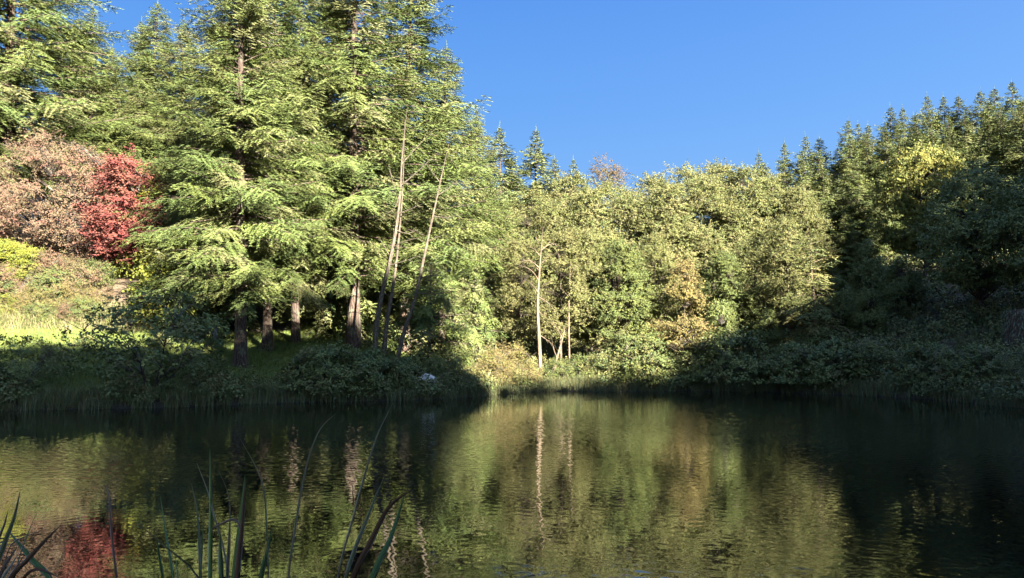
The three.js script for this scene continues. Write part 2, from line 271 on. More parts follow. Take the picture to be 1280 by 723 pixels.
// alders, maples, bushes: limbs reaching leaf clumps that fill an uneven crown
function broadleaf({ seed, H, R0, base, shape, clumps, clumpR = 0.6, twigs = 6, leaves = 13, leafL = 0.11, leafW = 0.08, palette, trunk = 0.16, stems = 1, spread = 0.15, gaps = 0.05, freq = 0.5, flat = 0.7, droop = 0.1, shell = 0.5, jitter = 0.45, trunkTop = 0.88 }) {
  const R = rng(seed), s = new Soup(), w = new Wood(), paths = [];
  for (let k = 0; k < stems; k++) {
    const a = (k + R() * 0.6) / stems * 6.28, out = stems > 1 ? spread * R0 * (0.5 + R() * 0.8) : (R() - 0.5) * 0.3, hh = H * trunkTop * (stems > 1 ? 0.55 + R() * 0.4 : 1), n = 7, pts = [], rs = [];
    for (let i = 0; i <= n; i++) { const f = i / n; pts.push(V(Math.cos(a) * out * f * (0.4 + f) + noise(f * 3, seed, k) * 0.35 * f + (stems > 1 ? Math.cos(a) * 0.12 : 0), -0.3 + (hh + 0.3) * f, Math.sin(a) * out * f * (0.4 + f) + noise(f * 3, seed + 9, k) * 0.35 * f + (stems > 1 ? Math.sin(a) * 0.12 : 0))); rs.push(Math.max(0.008, trunk * Math.pow(1 - f, 0.8))); }
    w.tube(pts, rs, stems > 1 ? 5 : 8, 0.1, seed + k); paths.push(pts);
  }
  const D = V(0, 0, 0), T = V(0, 0, 0), N2 = V(0, 0, 0), W2 = V(0, 0, 0);
  let made = 0, tries = 0;
  while (made < clumps && tries++ < clumps * 30) {
    const t = R(), r = shape(t) * R0; if (R() > shape(t) * 0.9 + 0.1) continue;
    const a = R() * 6.28, q = lerp(Math.sqrt(R()), Math.pow(R(), 0.18), shell), x = Math.cos(a) * r * q, z = Math.sin(a) * r * q, y = base + (H - base) * t;
    if (noise(x * freq + seed, y * freq * 1.3, z * freq) < gaps - 0.12 + 0.1 * (1 - q)) continue;
    const bulge = 1 + 0.22 * noise(Math.cos(a) * 1.6 + seed, t * 3.5, Math.sin(a) * 1.6);
    const C = V(x * bulge, y - droop * r * q * q, z * bulge);
    made++;
    let best = null, bd = 1e9;                                    // a limb from the stem that is nearest, leaving it below the clump
    for (const pts of paths) for (const p of pts) { if (p.y > C.y - 0.15 && p.y > 0.4 * base) continue; const dd = Math.hypot(p.x - C.x, p.z - C.z) + Math.abs(C.y - p.y - 0.45 * Math.hypot(p.x - C.x, p.z - C.z)) * 1.3; if (dd < bd) { bd = dd; best = p; } }
    if (best) { const mid = best.clone().lerp(C, 0.5); mid.y += 0.12 * best.distanceTo(C); mid.x += (R() - 0.5) * 0.2; w.tube([best, mid, C], [Math.min(0.012 + 0.012 * best.distanceTo(C), trunk * 0.5), 0.012, 0.005], 3); }
    const tone = palette[(R() * palette.length) | 0], cr = clumpR * (0.6 + R() * 0.8);
    D.set(C.x, 0.25 * r + 0.2, C.z).normalize();
    for (let k = 0; k < twigs; k++) {
      T.set(R() - 0.5, (R() - 0.45) * flat, R() - 0.5).normalize().addScaledVector(D, 0.45).normalize();
      const tl = cr * (0.6 + R() * 0.7), ox = (R() - 0.5) * cr * 0.9, oy = (R() - 0.5) * cr * 0.6 * flat, oz = (R() - 0.5) * cr * 0.9;
      for (let j = 0; j < leaves; j++) {
        const f = (j + R()) / leaves, px = C.x + ox + T.x * tl * f + (R() - 0.5) * 0.12, py = C.y + oy + T.y * tl * f + (R() - 0.5) * 0.1 - 0.12 * f * f * tl, pz = C.z + oz + T.z * tl * f + (R() - 0.5) * 0.12;
        if (py < 0.02) continue;
        const dx = T.x * 0.5 + (R() - 0.5) * 1.6, dy = T.y * 0.4 + (R() - 0.65) * 1.1, dz = T.z * 0.5 + (R() - 0.5) * 1.6, dl = Math.hypot(dx, dy, dz) || 1;
        N2.set(D.x * 0.9 + (R() - 0.5) * 1.1, 0.25 + R() * 0.8, D.z * 0.9 + (R() - 0.5) * 1.1); W2.set(dx / dl, dy / dl, dz / dl).cross(N2).normalize();
        const g = 0.7 + R() * 0.6;
        s.leaf(px, py, pz, dx / dl, dy / dl, dz / dl, W2.x, W2.y, W2.z, leafL * g, leafW * g, leafW * 0.12, wander(tone, jitter, R), 0.48);
      }
    }
  }
  return { H, crown: s.geometry(), trunk: w.geometry() };
}
const egg = (t) => Math.pow(Math.sin(Math.PI * Math.pow(clamp(t, 0, 1), 0.75)), 0.7), dome = (t) => Math.sqrt(Math.max(0, 1 - t * t * 0.96)), tall = (t) => Math.min(1, 0.55 + t * 1.4) * Math.pow(Math.max(0, 1 - t), 0.5) + 0.05, ball = (t) => Math.sqrt(Math.max(0.02, 1 - Math.pow(2 * t - 1, 2)));

function makeTree(name, kind, bark, leafMat) {
  const o = new THREE.Group(); o.name = name; o.userData.height = kind.H;
  const t = new THREE.Mesh(kind.trunk, bark); t.name = 'trunk'; o.add(t);
  const c = new THREE.Mesh(kind.crown, leafMat); c.name = 'crown'; c.userData.kind = 'stuff'; o.add(c);
  return shade(o);
}
const RS = rng(4242);
// stands a copy of a kind of tree on the ground at depth d, with its top at the photo's row py
function stand(kind, px, d, py, label, category, group, { wide = 1, turn, sink = 0 } = {}) {
  const p = at(px, py, d), g = ground(p.x, p.z) - sink;
  return put(kind, p.x, p.z, p.y - g, label, category, group, { wide, turn, y: g });
}
function put(kind, x, z, height, label, category, group, { wide = 1, turn = RS() * 6.28, y = ground(x, z), name } = {}) {
  const o = makeTree(numbered(name ?? kind.name), kind, kind.bark, kind.leaf), s = height / kind.H;
  o.position.set(x, y, z); o.scale.set(s * wide, s, s * wide); o.rotation.set((RS() - 0.5) * 0.05, turn, (RS() - 0.5) * 0.05); delete o.userData.height;
  tag(o, label, category, group); scene.add(o); return o;
}
const K = {};
const kind = (key, name, made, bark, leaf) => { K[key] = { ...made, name, bark, leaf }; };
const FIR = [[0.09, 0.112, 0.03], [0.079, 0.104, 0.029], [0.102, 0.118, 0.037], [0.068, 0.094, 0.028], [0.116, 0.12, 0.05]];
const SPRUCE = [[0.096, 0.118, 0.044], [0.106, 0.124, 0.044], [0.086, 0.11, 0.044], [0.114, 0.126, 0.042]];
kind('firA', 'fir_tree', conifer({ seed: 11, spray: 0.15, width: 0.034, fine: 0.066, blur: 0.42, H: 24, R0: 4.6, droop: 0.18, top: 0.74, dense: 1.15, base: 3.4, palette: FIR, trunk: 0.31, per: 3, gap: 0.225, ragged: 0.42, hang: 0.36 }), M.firBark, M.needle);
kind('firB', 'fir_tree', conifer({ seed: 23, spray: 0.15, width: 0.034, fine: 0.066, blur: 0.42, H: 25, R0: 4.6, top: 0.72, dense: 1.15, base: 3.8, palette: FIR, trunk: 0.26, per: 3, gap: 0.225, ragged: 0.44, hang: 0.34 }), M.firBark, M.needle);
kind('firC', 'fir_tree', conifer({ seed: 37, spray: 0.15, width: 0.034, fine: 0.066, blur: 0.42, H: 22, R0: 4.4, top: 0.72, dense: 1.15, base: 3.8, palette: FIR, trunk: 0.24, per: 3, gap: 0.22, ragged: 0.4, droop: 0.28, hang: 0.45 }), M.firBark, M.needle);
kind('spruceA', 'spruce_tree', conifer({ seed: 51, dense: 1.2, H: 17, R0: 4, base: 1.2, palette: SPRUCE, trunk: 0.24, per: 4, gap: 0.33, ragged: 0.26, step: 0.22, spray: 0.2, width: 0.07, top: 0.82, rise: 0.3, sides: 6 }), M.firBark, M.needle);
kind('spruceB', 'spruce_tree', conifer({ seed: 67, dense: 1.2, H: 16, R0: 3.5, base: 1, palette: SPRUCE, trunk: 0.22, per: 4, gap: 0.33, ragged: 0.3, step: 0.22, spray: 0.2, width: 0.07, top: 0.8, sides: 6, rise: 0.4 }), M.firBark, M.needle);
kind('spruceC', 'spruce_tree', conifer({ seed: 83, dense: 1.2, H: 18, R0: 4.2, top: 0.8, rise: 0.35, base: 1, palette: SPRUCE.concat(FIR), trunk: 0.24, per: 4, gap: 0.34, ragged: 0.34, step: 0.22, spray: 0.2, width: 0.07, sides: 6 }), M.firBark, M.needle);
kind('youngFir', 'fir_tree', conifer({ seed: 95, H: 7, R0: 3, base: 0.5, palette: FIR, trunk: 0.12, per: 5, gap: 0.4, ragged: 0.35, droop: 0.5, hang: 0.7, step: 0.17 }), M.darkBark, M.needle);
kind('slimLarch', 'larch_tree', conifer({ seed: 105, H: 10, R0: 2.3, base: 1.6, palette: [[0.1, 0.105, 0.036], [0.12, 0.115, 0.04], [0.08, 0.095, 0.034]], trunk: 0.12, per: 4, gap: 0.5, ragged: 0.4, droop: 0.35, hang: 0.45, step: 0.22, top: 0.7 }), M.paleBark, M.needle);
const GREEN = [[0.1, 0.125, 0.034], [0.118, 0.135, 0.036], [0.09, 0.115, 0.034]];
const ALDER = [[0.134, 0.138, 0.044], [0.15, 0.149, 0.052], [0.118, 0.132, 0.042], [0.158, 0.148, 0.06], [0.11, 0.128, 0.04]];
kind('alderA', 'alder_tree', broadleaf({ seed: 201, H: 11, R0: 2.9, base: 2, shape: tall, clumps: 400, clumpR: 0.8, leafL: 0.1, leafW: 0.074, leaves: 22, palette: ALDER, trunk: 0.13, gaps: 0.06 }), M.alderBark, M.leaf);
kind('alderB', 'alder_tree', broadleaf({ seed: 211, H: 12, R0: 3.1, base: 2.6, shape: egg, clumps: 430, clumpR: 0.8, leafL: 0.1, leafW: 0.074, leaves: 22, palette: ALDER, trunk: 0.14, gaps: 0.06 }), M.alderBark, M.leaf);
kind('alderC', 'alder_tree', broadleaf({ seed: 223, H: 10, R0: 3, base: 1.2, shape: tall, clumps: 390, leafL: 0.105, leafW: 0.078, leaves: 20, palette: GREEN, trunk: 0.12, gaps: 0.04, stems: 2 }), M.alderBark, M.leaf);
kind('alderD', 'alder_tree', broadleaf({ seed: 239, H: 12, R0: 2.6, base: 3, shape: tall, clumps: 340, leafL: 0.1, leafW: 0.072, leaves: 18, palette: [[0.15, 0.142, 0.054], [0.138, 0.134, 0.048], [0.13, 0.136, 0.044]], trunk: 0.12, gaps: 0.09 }), M.alderBark, M.leaf);
kind('amber', 'amber_tree', broadleaf({ seed: 251, H: 7, R0: 2, base: 0.6, shape: tall, clumps: 210, clumpR: 0.5, palette: [[0.165, 0.137, 0.044], [0.15, 0.132, 0.042], [0.15, 0.115, 0.044]], trunk: 0.08, stems: 3, gaps: 0.06 }), M.alderBark, M.leaf);
kind('birch', 'birch_tree', broadleaf({ seed: 263, H: 14, R0: 2, base: 5, shape: egg, clumps: 170, clumpR: 0.7, twigs: 5, leaves: 9, palette: [[0.12, 0.08, 0.035], [0.1, 0.075, 0.04], [0.11, 0.095, 0.045]], trunk: 0.12, gaps: 0.12, flat: 1 }), M.paleBark, M.leaf);
kind('russet', 'russet_tree', broadleaf({ seed: 277, H: 9.5, R0: 6, base: 1, shape: egg, clumps: 800, clumpR: 0.75, twigs: 6, leaves: 14, leafL: 0.095, leafW: 0.066, palette: [[0.15, 0.096, 0.062], [0.136, 0.095, 0.059], [0.16, 0.084, 0.06], [0.125, 0.1, 0.054], [0.145, 0.104, 0.064]], trunk: 0.16, stems: 4, spread: 0.4, gaps: 0.04, trunkTop: 0.75 }), M.darkBark, M.leaf);
kind('scarlet', 'scarlet_tree', broadleaf({ seed: 283, H: 9, R0: 2.5, base: 1, shape: egg, clumps: 340, leafL: 0.13, leafW: 0.09, clumpR: 0.7, palette: [[0.185, 0.045, 0.037], [0.155, 0.038, 0.033], [0.185, 0.068, 0.046], [0.16, 0.056, 0.04]], trunk: 0.16, gaps: 0.07 }), M.darkBark, M.leaf);
kind('gold', 'golden_tree', broadleaf({ seed: 293, H: 8, R0: 3.2, base: 1.6, shape: ball, clumps: 420, clumpR: 0.7, leafL: 0.15, leafW: 0.11, palette: [[0.15, 0.155, 0.036], [0.138, 0.15, 0.038], [0.17, 0.16, 0.034], [0.125, 0.142, 0.036]], trunk: 0.15, gaps: 0.06, freq: 0.7 }), M.alderBark, M.leaf);
kind('maple', 'broadleaf_tree', broadleaf({ seed: 307, H: 12, R0: 4.6, base: 2.4, shape: egg, clumps: 520, clumpR: 0.75, leafL: 0.14, leafW: 0.11, palette: GREEN, trunk: 0.2, gaps: 0.06, droop: 0.2 }), M.darkBark, M.glossy);
kind('shadeTree', 'broadleaf_tree', broadleaf({ seed: 311, H: 9, R0: 3.2, base: 0.8, shape: tall, clumps: 330, clumpR: 0.65, leafL: 0.13, leafW: 0.1, palette: GREEN, trunk: 0.12, stems: 2, gaps: 0.06 }), M.darkBark, M.glossy);
kind('coarseFir', 'shade_tree', conifer({ seed: 701, H: 20, R0: 4.6, base: 1, palette: FIR, trunk: 0.3, per: 6, gap: 0.7, step: 0.5, spray: 0.6, width: 0.28, top: 0.7, sides: 6 }), M.firBark, M.needle);
kind('coarseLeaf', 'shade_tree', broadleaf({ seed: 711, H: 14, R0: 5, base: 0.8, shape: tall, clumps: 420, clumpR: 1, twigs: 4, leaves: 6, leafL: 0.42, leafW: 0.32, palette: ALDER, trunk: 0.2, gaps: -0.2 }), M.alderBark, M.glossy);
const BUSH = GREEN.concat([[0.075, 0.105, 0.036], [0.115, 0.115, 0.04]]);
kind('bushA', 'leafy_bush', broadleaf({ seed: 401, H: 2.2, R0: 2.3, base: 0, shape: dome, clumps: 170, clumpR: 0.42, leafL: 0.1, leafW: 0.085, leaves: 11, palette: BUSH, trunk: 0.03, stems: 7, spread: 0.6, gaps: 0.02, freq: 0.9 }), M.darkBark, M.glossy);
kind('bushB', 'leafy_bush', broadleaf({ seed: 411, H: 2.6, R0: 1.9, base: 0, shape: dome, clumps: 150, clumpR: 0.45, leafL: 0.085, leafW: 0.05, leaves: 11, palette: BUSH.concat([[0.11, 0.1, 0.045]]), trunk: 0.03, stems: 6, spread: 0.5, gaps: 0.05, freq: 0.9 }), M.darkBark, M.glossy);
kind('sparse', 'sparse_bush', broadleaf({ seed: 421, H: 4.2, R0: 2.6, base: 0.5, shape: egg, clumps: 150, clumpR: 0.45, leafL: 0.11, leafW: 0.085, twigs: 4, leaves: 8, palette: BUSH, trunk: 0.035, stems: 7, spread: 0.75, gaps: 0.1, freq: 0.8 }), M.darkBark, M.glossy);
kind('litBush', 'leafy_bush', broadleaf({ seed: 431, H: 2.6, R0: 1.8, base: 0, shape: dome, clumps: 150, clumpR: 0.42, leafL: 0.1, leafW: 0.075, leaves: 10, palette: BUSH, trunk: 0.03, stems: 6, spread: 0.5, gaps: 0.04, freq: 0.9 }), M.alderBark, M.leaf);
kind('strawBush', 'straw_bush', broadleaf({ seed: 443, H: 2.2, R0: 1.5, base: 0, shape: dome, clumps: 120, clumpR: 0.42, leafL: 0.09, leafW: 0.035, leaves: 11, palette: [[0.17, 0.14, 0.05], [0.15, 0.115, 0.045], [0.13, 0.13, 0.035]], trunk: 0.02, stems: 8, spread: 0.5, gaps: 0.02, freq: 0.9, flat: 1.3 }), M.alderBark, M.leaf);
kind('limeBush', 'lime_bush', broadleaf({ seed: 457, H: 3, R0: 1.7, base: 0, shape: dome, clumps: 150, clumpR: 0.42, leafL: 0.1, leafW: 0.07, leaves: 10, palette: [[0.15, 0.165, 0.02], [0.17, 0.17, 0.024], [0.11, 0.14, 0.024]], trunk: 0.03, stems: 5, spread: 0.5, gaps: 0.03, freq: 0.9 }), M.alderBark, M.leaf);
kind('brownBush', 'russet_bush', broadleaf({ seed: 461, H: 2.8, R0: 2, base: 0, shape: dome, clumps: 150, clumpR: 0.45, leafL: 0.09, leafW: 0.06, leaves: 9, palette: [[0.15, 0.09, 0.055], [0.13, 0.095, 0.05], [0.12, 0.105, 0.045]], trunk: 0.03, stems: 6, spread: 0.5, gaps: 0.06, freq: 0.9 }), M.darkBark, M.leaf);

// ---- tall firs on the left bank
stand(K.firA, 318, 36.5, -130, 'tall fir with the thickest dark trunk, rooted lowest on the grassy bank', 'fir tree', null, { turn: 3.9 });
stand(K.firB, 349, 40.5, -110, 'tall fir with the sun-striped light trunk on the mossy bank', 'fir tree', null, { turn: 2.1 });
stand(K.firC, 381, 43, -40, 'fir with a slim reddish lit trunk behind the striped trunk', 'fir tree', null, { turn: 4 });
stand(K.firA, 452, 43, -170, 'towering fir whose crown stands behind the thin leaning trunks', 'fir tree', null, { turn: 3.3, wide: 1.05 });
for (const [px, d, py, k, wide, label] of [[512, 48, -90, 'firB', 1.25, 'tall light fir behind the slim trunk that leans away, against the sky'], [556, 52, 55, 'firC', 1.1, 'fir stepping down from the tall stand toward the spruce peaks'], [592, 57, 140, 'firA', 1.1, 'lowest outer fir of the tall stand next to the spruce peaks'], [302, 46, -70, 'firC', 1.05, 'tall fir directly behind the thickest dark trunk'],
  [255, 52, 70, 'firB', 1.1, 'fir between the bright yellow shrub and the thickest-trunked fir'], [410, 50, -60, 'firB', 1.1, 'fir crown squeezed between the reddish trunk and curving bare tree'], [240, 48, 170, 'firC', 1.1, 'lower drooping fir beside the bright yellow shrub']])
  stand(K[k], px, d, py, label, 'fir tree', 'firs of the stand behind the lit trunks', { wide });
stand(K.firA, 38, 52, -260, 'tallest fir towering behind the middle of the wide russet tree', 'fir tree', null, { wide: 1.1 });
stand(K.firB, -60, 49, -220, 'tall fir behind the russet tree that stands by lime shrubs', 'fir tree', null, { wide: 1.1 });
stand(K.firC, 200, 60, 6, 'pointed fir above the scarlet tree with sky on both sides', 'fir tree', null, { wide: 1.2 });
for (const [px, d, py, k, wide] of [[140, 62, 55, 'firB', 1.3], [172, 57, 90, 'firA', 1.2], [95, 58, 20, 'firC', 1.2], [10, 57, 60, 'firB', 1.3], [230, 58, 30, 'firA', 1.2], [178, 63, 25, 'firB', 1.3], [120, 57, 12, 'firB', 1.2], [150, 57, 95, 'firC', 1.3]])
  stand(K[k], px, d, py, 'fir filling the stand behind the russet and scarlet trees', 'fir tree', 'firs behind the russet and scarlet trees', { wide });
for (const [px, d, py, wide] of [[232, 43, 305, 1.1], [262, 44.5, 235, 1.2], [425, 47, 230, 1.2]])
  stand(K.youngFir, px, d, py, 'low young fir filling the gap below the tall firs', 'fir tree', 'young firs below the tall firs', { wide });
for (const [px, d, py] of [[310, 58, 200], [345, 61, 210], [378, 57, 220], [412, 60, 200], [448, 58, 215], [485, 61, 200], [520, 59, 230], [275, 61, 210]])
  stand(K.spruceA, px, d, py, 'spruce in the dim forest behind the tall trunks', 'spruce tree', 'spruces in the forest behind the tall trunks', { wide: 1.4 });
stand(K.youngFir, 538, 40, 305, 'dark shaded young fir beside the thin leaning trunk', 'fir tree', null, { wide: 1.05, turn: 1 });
stand(K.youngFir, 596, 44, 330, 'shaded young fir next to the straw-yellow shore bushes', 'fir tree', null, { wide: 0.8, turn: 2 });
// ---- russet and scarlet trees, shrubs on the clay bank
stand(K.russet, 78, 51, 163, 'wide russet-pink tree with fine leaves above the dry grass', 'tree', null, { wide: 0.95, turn: 0.4 });
stand(K.scarlet, 176, 49, 182, 'narrow scarlet-leaved tree beside the wide russet tree', 'tree', null, { wide: 1.2, turn: 1.2 });
stand(K.russet, -40, 49, 170, 'russet tree next to the wide russet-pink one, partly behind lime shrubs', 'tree', null, { wide: 0.7 });
stand(K.limeBush, 208, 50, 228, 'bright yellow-leaved shrub between the scarlet tree and firs', 'shrub', null, { wide: 0.7 });
stand(K.limeBush, -2, 46, 300, 'lime-green shrub at the edge of the russet tree', 'shrub', null, { wide: 1 });
stand(K.brownBush, 40, 46.5, 325, 'russet shrub standing in the tall dry grass', 'shrub', null, {});
stand(K.brownBush, 88, 48, 318, 'brown-green shrub at the foot of the russet tree', 'shrub', null, {});
for (const [px, d, h, k, wide] of [[12, 43, 2.1, 'brownBush', 1], [58, 43.4, 1.8, 'litBush', 1], [-18, 42, 2, 'litBush', 1], [92, 45, 2.4, 'brownBush', 1.1], [32, 45, 2.2, 'limeBush', 1], [78, 43, 1.5, 'strawBush', 1.1], [112, 43.6, 1.3, 'strawBush', 1], [64, 45.6, 2.3, 'brownBush', 1.1], [40, 42.4, 1.3, 'strawBush', 1.2], [5, 45.5, 2.4, 'limeBush', 1], [120, 46.5, 1.7, 'litBush', 0.9], [20, 41.6, 1.1, 'strawBush', 1.2], [48, 41.4, 1.1, 'litBush', 1.1], [88, 42, 1.2, 'brownBush', 1], [2, 41, 1.2, 'limeBush', 1], [104, 42.4, 1.4, 'litBush', 1], [70, 44.4, 1.8, 'litBush', 1.1], [128, 44.5, 1.2, 'brownBush', 0.9]]) {
  const p = at(px, 400, d), look = { brownBush: 'russet weedy', litBush: 'leafy green', limeBush: 'bright lime-green', strawBush: 'feathery straw-coloured' }[k];
  put(K[k], p.x, p.z, h, look + ' shrub on the bank between dry grass and russet tree', 'shrub', look + ' shrubs above the dry grass', { wide });
}
stand(K.litBush, 100, 47, 352, 'green shrub below the wide russet tree', 'shrub', null, { wide: 0.8 });
stand(K.youngFir, 125, 49.5, 300, 'little layered conifer under the scarlet tree', 'conifer', null, { wide: 0.6 });
stand(K.limeBush, 228, 44, 290, 'pale green shrub under the low fir branches', 'shrub', null, { wide: 1 });
// ---- bushes along the shaded left shore
stand(K.sparse, 195, 31, 352, 'tall sparse bush with open twigs in front of the lawn', 'bush', null, { wide: 1.15, turn: 0.3 });
stand(K.sparse, 22, 29.6, 412, 'small sparse bush with upright twigs by the dark water', 'bush', null, { wide: 1.1, turn: 2 });
for (const [px, d, py, k, wide] of [[258, 32, 440, 'bushB', 0.9], [150, 30.2, 480, 'bushA', 1.2], [290, 32.6, 472, 'bushB', 1.3], [70, 29.3, 487, 'bushB', 1.6], [215, 30.8, 474, 'bushA', 1.1], [-20, 29.2, 455, 'bushA', 1], [330, 32.8, 478, 'bushB', 1.4], [180, 31.5, 462, 'bushB', 1.2]])
  stand(K[k], px, d, py, 'low shaded bush on the grassy shore under the sparse bush', 'bush', 'low shaded bushes along the lawn shore', { wide });
for (const [px, d, py, wide] of [[408, 34.2, 432, 1], [455, 35, 436, 1], [500, 35.6, 446, 0.9]])
  stand(K.bushA, px, d, py, 'dense round-leaved bush overhanging the water below the leaning trunks', 'bush', 'round-leaved bushes below the leaning trunks', { wide });
for (const [px, d, py, wide] of [[555, 37.6, 440, 1], [577, 37.2, 462, 1], [512, 35.2, 478, 0.9], [552, 35.6, 484, 0.9]])
  stand(K.bushB, px, d, py, 'dark bush crowding round the pale boulder on the shore', 'bush', 'dark bushes round the pale boulder', { wide });
// ---- the sunlit far shore
for (const [px, d, py, wide] of [[612, 40.2, 438, 1.1], [640, 42.2, 432, 1.1], [600, 41.5, 452, 1], [655, 43, 448, 0.9]])
  stand(K.strawBush, px, d, py, 'straw-yellow feathery shrub on the sunlit far shore', 'shrub', 'straw-yellow shrubs on the far shore', { wide });
for (const [px, d, py, k, wide] of [[700, 43.4, 446, 'litBush', 1], [728, 44, 440, 'litBush', 1], [755, 43.6, 436, 'bushB', 1], [797, 43.5, 412, 'litBush', 1.1], [828, 43.6, 440, 'bushB', 1.1], [775, 43, 460, 'bushA', 0.9], [690, 43, 466, 'bushB', 1], [850, 43.4, 450, 'litBush', 1], [735, 42.9, 470, 'bushB', 1.1], [815, 43, 468, 'bushA', 1]])
  stand(K[k], px, d, py, 'leafy green bush at the water below the alder wall', 'bush', 'green bushes below the alders', { wide });
for (const [px, d, py, k, wide, label] of [
  [652, 48, 292, 'alderD', 1, 'pale-leaved alder right behind the straw-yellow shrubs and dead tree'], [700, 46, 278, 'alderD', 1.1, 'pale-leaved alder spreading behind the thin dead stems'], [738, 47, 292, 'alderA', 1.1, 'olive alder over the green bushes beside the thin dead stems'], [776, 46, 305, 'alderC', 1.1, 'fresher green alder with two stems above the green shore bushes'],
  [818, 48, 296, 'alderA', 1.1, 'olive alder with the amber tree standing at its side in front'], [905, 48, 318, 'alderC', 1.1, 'two-stemmed green alder on the shaded side of the amber tree'], [942, 49, 296, 'alderB', 1.1, 'round-crowned alder between the amber tree and the slender drooping tree'], [982, 47.5, 276, 'alderA', 1.1, 'sunlit alder next to the slender drooping pale-trunked tree'],
  [628, 56, 270, 'alderA', 1, 'alder wedged between the tall firs and the dead tree'], [612, 50, 330, 'alderC', 0.9, 'low two-stemmed alder beside the shaded young fir']])
  stand(K[k], px, d, py, label, 'alder tree', 'alders of the sunlit wall', { wide });
for (const [px, d, py, k, wide] of [[688, 55, 248, 'alderB', 1], [738, 55, 238, 'alderA', 1.1], [790, 56, 240, 'alderB', 1.1], [836, 55, 232, 'alderA', 1.15], [880, 56, 218, 'alderB', 1.1], [924, 57, 213, 'alderA', 1.15], [966, 57, 218, 'alderB', 1.1], [1002, 55, 236, 'alderA', 1]])
  stand(K[k], px, d, py, 'taller alder in the second row of the sunlit alder wall', 'alder tree', 'second-row alders of the sunlit wall', { wide });
for (const [px, d, py, k, wide] of [[718, 64, 222, 'alderA', 1.1], [768, 64, 230, 'alderB', 1.1], [815, 64, 222, 'alderA', 1.1], [858, 64, 210, 'alderB', 1.1], [900, 65, 208, 'alderA', 1.1], [665, 62, 240, 'alderB', 1.1]])
  stand(K[k], px, d, py, 'hindmost alder whose top meets the sky above the wall', 'alder tree', 'hindmost alders of the sunlit wall', { wide });
stand(K.amber, 852, 45.2, 328, 'amber-leaved tree standing in front of the alder wall', 'tree', null, { wide: 1.05 });
stand(K.slimLarch, 1016, 43.2, 278, 'slender drooping tree with a pale trunk at the edge of the shade', 'tree', null, { wide: 1.1 });
stand(K.birch, 757, 68, 186, 'thin brown-crowned birch topping the alder wall', 'birch tree', null, {});
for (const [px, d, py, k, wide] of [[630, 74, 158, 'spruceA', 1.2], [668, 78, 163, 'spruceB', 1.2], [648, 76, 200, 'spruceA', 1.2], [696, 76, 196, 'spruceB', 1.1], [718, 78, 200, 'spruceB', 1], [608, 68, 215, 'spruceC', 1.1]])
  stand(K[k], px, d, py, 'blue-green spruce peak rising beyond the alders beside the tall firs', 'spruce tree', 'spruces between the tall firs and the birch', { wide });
// ---- the right hillside
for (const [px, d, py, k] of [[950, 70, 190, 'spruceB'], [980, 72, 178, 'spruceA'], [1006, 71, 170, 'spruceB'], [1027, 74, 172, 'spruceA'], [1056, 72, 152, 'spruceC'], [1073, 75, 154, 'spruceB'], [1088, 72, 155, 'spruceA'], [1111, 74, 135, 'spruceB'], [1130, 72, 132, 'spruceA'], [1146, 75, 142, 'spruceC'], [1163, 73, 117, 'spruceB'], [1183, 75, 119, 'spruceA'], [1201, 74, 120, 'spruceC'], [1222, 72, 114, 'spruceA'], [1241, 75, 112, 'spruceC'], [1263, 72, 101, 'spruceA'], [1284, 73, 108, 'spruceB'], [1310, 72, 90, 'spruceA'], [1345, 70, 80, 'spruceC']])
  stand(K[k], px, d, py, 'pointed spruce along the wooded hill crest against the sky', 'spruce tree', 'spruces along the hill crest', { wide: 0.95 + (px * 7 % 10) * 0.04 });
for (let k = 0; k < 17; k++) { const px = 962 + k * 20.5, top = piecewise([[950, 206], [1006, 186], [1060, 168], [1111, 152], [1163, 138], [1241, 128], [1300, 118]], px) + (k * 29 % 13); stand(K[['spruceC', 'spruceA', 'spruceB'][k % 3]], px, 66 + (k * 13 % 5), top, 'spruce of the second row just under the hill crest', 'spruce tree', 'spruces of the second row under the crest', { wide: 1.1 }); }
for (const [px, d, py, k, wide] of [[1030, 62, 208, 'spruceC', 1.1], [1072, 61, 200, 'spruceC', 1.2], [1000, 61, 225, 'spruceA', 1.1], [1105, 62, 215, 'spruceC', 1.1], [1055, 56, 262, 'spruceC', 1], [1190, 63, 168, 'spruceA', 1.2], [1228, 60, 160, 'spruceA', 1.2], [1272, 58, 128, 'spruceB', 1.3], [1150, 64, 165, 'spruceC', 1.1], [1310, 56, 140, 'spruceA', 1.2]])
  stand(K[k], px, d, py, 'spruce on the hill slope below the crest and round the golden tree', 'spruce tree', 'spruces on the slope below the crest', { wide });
stand(K.gold, 1150, 54, 186, 'golden-yellow broadleaf tree among the spruces on the hill', 'tree', null, { wide: 0.8, turn: 1 });
for (const [px, d, py, k, wide] of [[1090, 50, 300, 'shadeTree', 1], [1050, 47, 345, 'shadeTree', 1], [1128, 47, 318, 'shadeTree', 1], [1085, 45, 360, 'shadeTree', 1], [1010, 48, 350, 'shadeTree', 1], [900, 46, 375, 'shadeTree', 0.9], [958, 46, 385, 'shadeTree', 0.9]])
  stand(K[k], px, d, py, 'shaded dark tree on the lower slope behind the shore bushes', 'tree', 'dark trees on the shaded lower slope', { wide });
stand(K.maple, 1218, 43, 203, 'large shaded broadleaf tree with spreading crown below the golden tree', 'tree', null, { wide: 1, turn: 2.2 });
stand(K.maple, 1300, 39, 190, 'large shaded broadleaf tree above the grey stump', 'tree', null, { wide: 0.9, turn: 5 });
